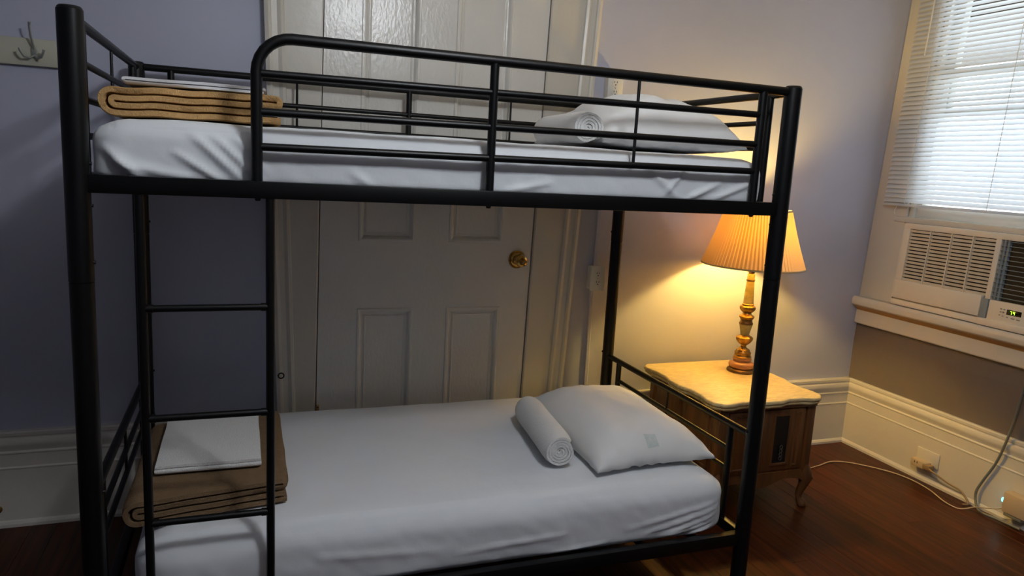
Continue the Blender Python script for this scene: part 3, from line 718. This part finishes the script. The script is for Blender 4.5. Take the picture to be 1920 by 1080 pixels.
# ------------------------------------------------------------------ table lamp
LX, LY, LZ = 2.603, .888, .5245
lp = thing('table_lamp', 'onyx and gold table lamp with a lit pleated cream shade on the nightstand', 'lamp', (LX, LY, LZ))
def lz(name, material, prof, seg=36, mod=None, parent=None): return MB().lathe(prof, (LX, LY, 0), seg, mod=mod).build(name, material, parent or lp, angle=50)
lz('foot', 'bronze', [(0, .5246), (.066, .5246), (.068, .530), (.066, .535), (.060, .540), (.054, .545), (0, .545)])
lz('onyx_base', 'onyx', [(0, .543), (.050, .543), (.059, .550), (.061, .559), (.057, .568), (.046, .574), (.040, .577), (0, .577)])
lz('onyx_ring', 'onyx', [(0, .577), (.040, .577), (.044, .583), (.043, .590), (.037, .596), (0, .596)])
lz('lower_collar', 'gold', [(0, .595), (.041, .595), (.042, .600), (.038, .604), (.037, .612), (.039, .616), (.037, .621), (.033, .624), (.032, .630), (.027, .636), (.016, .642), (.012, .650), (.014, .655), (.010, .656), (0, .656)])
leaf = lambda a, z: 1+.07*abs(math.sin(a*5))
lz('lower_bulb', 'gold', [(0, .654), (.012, .654), (.022, .661), (.030, .671), (.037, .683), (.038, .692), (.032, .698), (.024, .701), (.020, .704), (0, .704)], 60, leaf)
lz('vase', 'onyx2', [(0, .703), (.020, .703), (.022, .715), (.026, .735), (.030, .752), (.031, .758), (0, .758)])
lz('vase_rim', 'bronze', [(0, .757), (.032, .757), (.033, .762), (.029, .768), (.027, .776), (.029, .782), (0, .782)])
lz('disc', 'gold', [(0, .780), (.026, .780), (.034, .788), (.036, .795), (.033, .799), (.024, .803), (.020, .810), (.018, .815), (0, .815)])
lz('upper_bulb', 'gold', [(0, .813), (.019, .813), (.027, .820), (.034, .829), (.036, .838), (.032, .846), (.024, .849), (0, .849)], 60, leaf)
lz('upper_collar', 'gold', [(0, .848), (.027, .848), (.028, .854), (.024, .858), (0, .858)])
lz('neck', 'onyx2', [(0, .857), (.024, .857), (.0225, .890), (.0195, .940), (.0178, .966), (0, .966)])
lz('neck_ring', 'bronze', [(0, .965), (.0195, .965), (.0205, .969), (.0195, .973), (0, .973)])
lz('neck_top', 'onyx2', [(0, .972), (.0178, .972), (.0172, .995), (.015, 1.000), (0, 1.000)])
lz('socket', 'brass', [(0, .999), (.013, .999), (.016, 1.010), (.017, 1.055), (.014, 1.060), (0, 1.060)], 20)
bu = lz('bulb', 'bulb', [(0, 1.058), (.013, 1.060), (.014, 1.080), (.022, 1.100), (.029, 1.120), (.030, 1.135), (.026, 1.150), (.016, 1.162), (0, 1.166)], 20)
hp = MB()
for s in (-1, 1): hp.tube([(LX, LY+s*.016, 1.050), (LX, LY+s*.042, 1.085), (LX, LY+s*.050, 1.150), (LX, LY+s*.040, 1.230), (LX, LY+s*.012, 1.290), (LX, LY, 1.298)], .0022, 8)
hp.build('harp', 'brass', lp)
SZ0, SZ1, SR0, SR1 = 1.042, 1.304, .232, .146
NP = 80
m = MB(); rings = []
for k in range(9):
    f = k/8; z = SZ0+(SZ1-SZ0)*f; rr = SR0+(SR1-SR0)*f-.004*math.sin(math.pi*f)
    rings.append([(LX+(rr+(.0046 if q % 2 else -.0018))*math.cos(math.pi*q/NP), LY+(rr+(.0046 if q % 2 else -.0018))*math.sin(math.pi*q/NP), z) for q in range(2*NP)])
m.loft(rings, caps=False)
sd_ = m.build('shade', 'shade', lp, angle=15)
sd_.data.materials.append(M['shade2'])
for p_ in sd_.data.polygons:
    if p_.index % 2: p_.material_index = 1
for (z, rr) in ((SZ0, SR0), (SZ1, SR1)):
    MB().tube([(LX+(rr+.002)*math.cos(2*math.pi*q/72), LY+(rr+.002)*math.sin(2*math.pi*q/72), z) for q in range(72)], .0042, 8, closed=True).build('shade_band', 'shtrim', sd_)
sdr = MB()
for k in range(3):
    a = 2*math.pi*k/3+.4; sdr.tube([(LX, LY, 1.300), (LX+SR1*math.cos(a), LY+SR1*math.sin(a), SZ1-.002)], .0016, 6)
sdr.lathe([(.010, 1.297), (.010, 1.301), (0, 1.301)], (LX, LY, 0), 12); sdr.build('shade_spider', 'brass', sd_)
lz('finial', 'brass', [(0, 1.300), (.006, 1.301), (.004, 1.308), (.009, 1.318), (.006, 1.328), (0, 1.332)], 14)
ld_ = bpy.data.lights.new('lamp_bulb_light', 'POINT'); ld_.energy = BULB_W; ld_.color = (1.0, .66, .16); ld_.shadow_soft_size = .035
lo_ = bpy.data.objects.new('lamp_bulb_light', ld_); COL.objects.link(lo_); lo_.location = (LX, LY, 1.200)

# ------------------------------------------------------------------ cords, plugs and sockets low on the window wall
XB = XW(0)+.008-.029        # face of the right baseboard
ob = thing('baseboard_outlet', 'cream outlet plate on the window wall baseboard with a plug adapter', 'outlet', (XB, .57, .07))
MB().box(XB-.006, XB+.001, .508, .632, .086, .163, .003).build('cover_plate', 'trim', ob)
ad_ = MB().box(XB-.042, XB-.005, .545, .632, .072, .108, .004).build('plug_adapter', 'cordw', ob)
for y in (.592, .606): MB().box(XB-.0432, XB-.0418, y, y+.003, .090, .100).build('slot', 'slot', ad_, smooth=False)
MB().box(XB-.050, XB-.012, .520, .560, .078, .104, .006).build('plug', 'cordb', ad_)
def cord(name, pts, r_, material, label):
    # smooth through the points
    P = [Vector(p) for p in pts]; out = []
    for i in range(len(P)-1):
        a, b_, c, d_ = P[max(i-1, 0)], P[i], P[i+1], P[min(i+2, len(P)-1)]
        for k in range(8):
            t = k/8; out.append(.5*((2*b_)+(c-a)*t+(2*a-5*b_+4*c-d_)*t*t+(3*b_-a-3*c+d_)*t**3))
    out.append(P[-1])
    return tag(MB().tube(out, r_, 8).build(name, material, angle=80), label, 'cord')
cord('extension_cord', [(XB-.045, .525, .090), (XB-.045, .490, .082), (XB-.030, .430, .060), (XB-.018, .365, .045), (XB-.034, .310, .012), (XB-.060, .318, .006)], .0042, 'cordb', 'beige cord drooping from the baseboard outlet to the floor')
cord('lamp_cord', [(2.70, 1.085, .25), (2.80, 1.075, .05), (2.92, .96, .005), (3.02, .845, .004), (3.12, .850, .004), (3.24, .880, .004), (3.34, .834, .004), (3.44, .710, .004), (3.475, .60, .004), (3.462, .48, .004), (3.42, .37, .004), (3.415, .30, .004), (3.44, .275, .010), (3.462, .255, .024), (3.470, .225, .036), (3.490, .17, .055), (3.500, .140, .075)], .0030, 'cordw', 'thin ivory lamp cord lying across the floor by the window wall')
cord('electric_cable', [(XW(.86)-.045, .12, .855), (XW(.7)-.075, .135, .78), (XW(.6)-.045, .160, .62), (XB-.012, .185, .45), (XB-.016, .205, .33), (XB-.014, .232, .235), (XB-.014, .275, .135), (XB-.016, .295, .075), (XB-.022, .285, .030), (XB-.045, .250, .010), (XB-.055, .205, .010), (XB-.050, .150, .012), (XB-.045, .06, .012)], .0056, 'cordg', 'thick grey power cord hanging down from the air conditioner')
us = thing('power_adapter', 'beige power adapter with a glowing cyan light by the baseboard', 'adapter', (XB-.02, .10, .05))
MB().box(XB-.050, XB, .030, .150, .055, .148, .006).build('housing', 'cordw', us)
MB().lathe([(.0085, 0), (.0085, .003), (.006, .005), (0, .006)], (XB-.030, .150, .108), 16, 'X').build('led_bezel', 'plastic', us)
MB().lathe([(0, -.010), (.006, -.008), (.0085, 0), (.006, .008), (0, .010)], (XB-.040, .152, .106), 14).build('light', 'led', us)
MB().box(XB-.047, XB-.010, .060, .140, .040, .056, .004).build('plug', 'cordg', us)

# ------------------------------------------------------------------ ceiling lamp (above the frame) that lights the room
cl = thing('ceiling_lamp', 'brass ceiling lamp with a glowing bulb hanging from the ceiling', 'ceiling lamp', (CEIL_POS[0], CEIL_POS[1], ZC))
MB().lathe([(0, ZC), (.07, ZC), (.07, ZC-.02), (.02, ZC-.035), (.012, ZC-.04), (.012, CEIL_POS[2]+.13), (.05, CEIL_POS[2]+.125), (.05, CEIL_POS[2]+.10), (0, CEIL_POS[2]+.10)], (CEIL_POS[0], CEIL_POS[1], 0), 28).build('canopy', 'brass', cl)
MB().lathe([(0, -.055), (.022, -.048), (.036, -.020), (.038, .004), (.030, .034), (.018, .060), (.014, .105), (0, .108)], CEIL_POS, 24).build('bulb', 'globe', cl)
kl = bpy.data.lights.new('ceiling_lamp_light', 'POINT'); kl.energy = CEIL_W; kl.color = (.90, .95, 1.0); kl.shadow_soft_size = .13
ko = bpy.data.objects.new('ceiling_lamp_light', kl); COL.objects.link(ko); ko.location = CEIL_POS
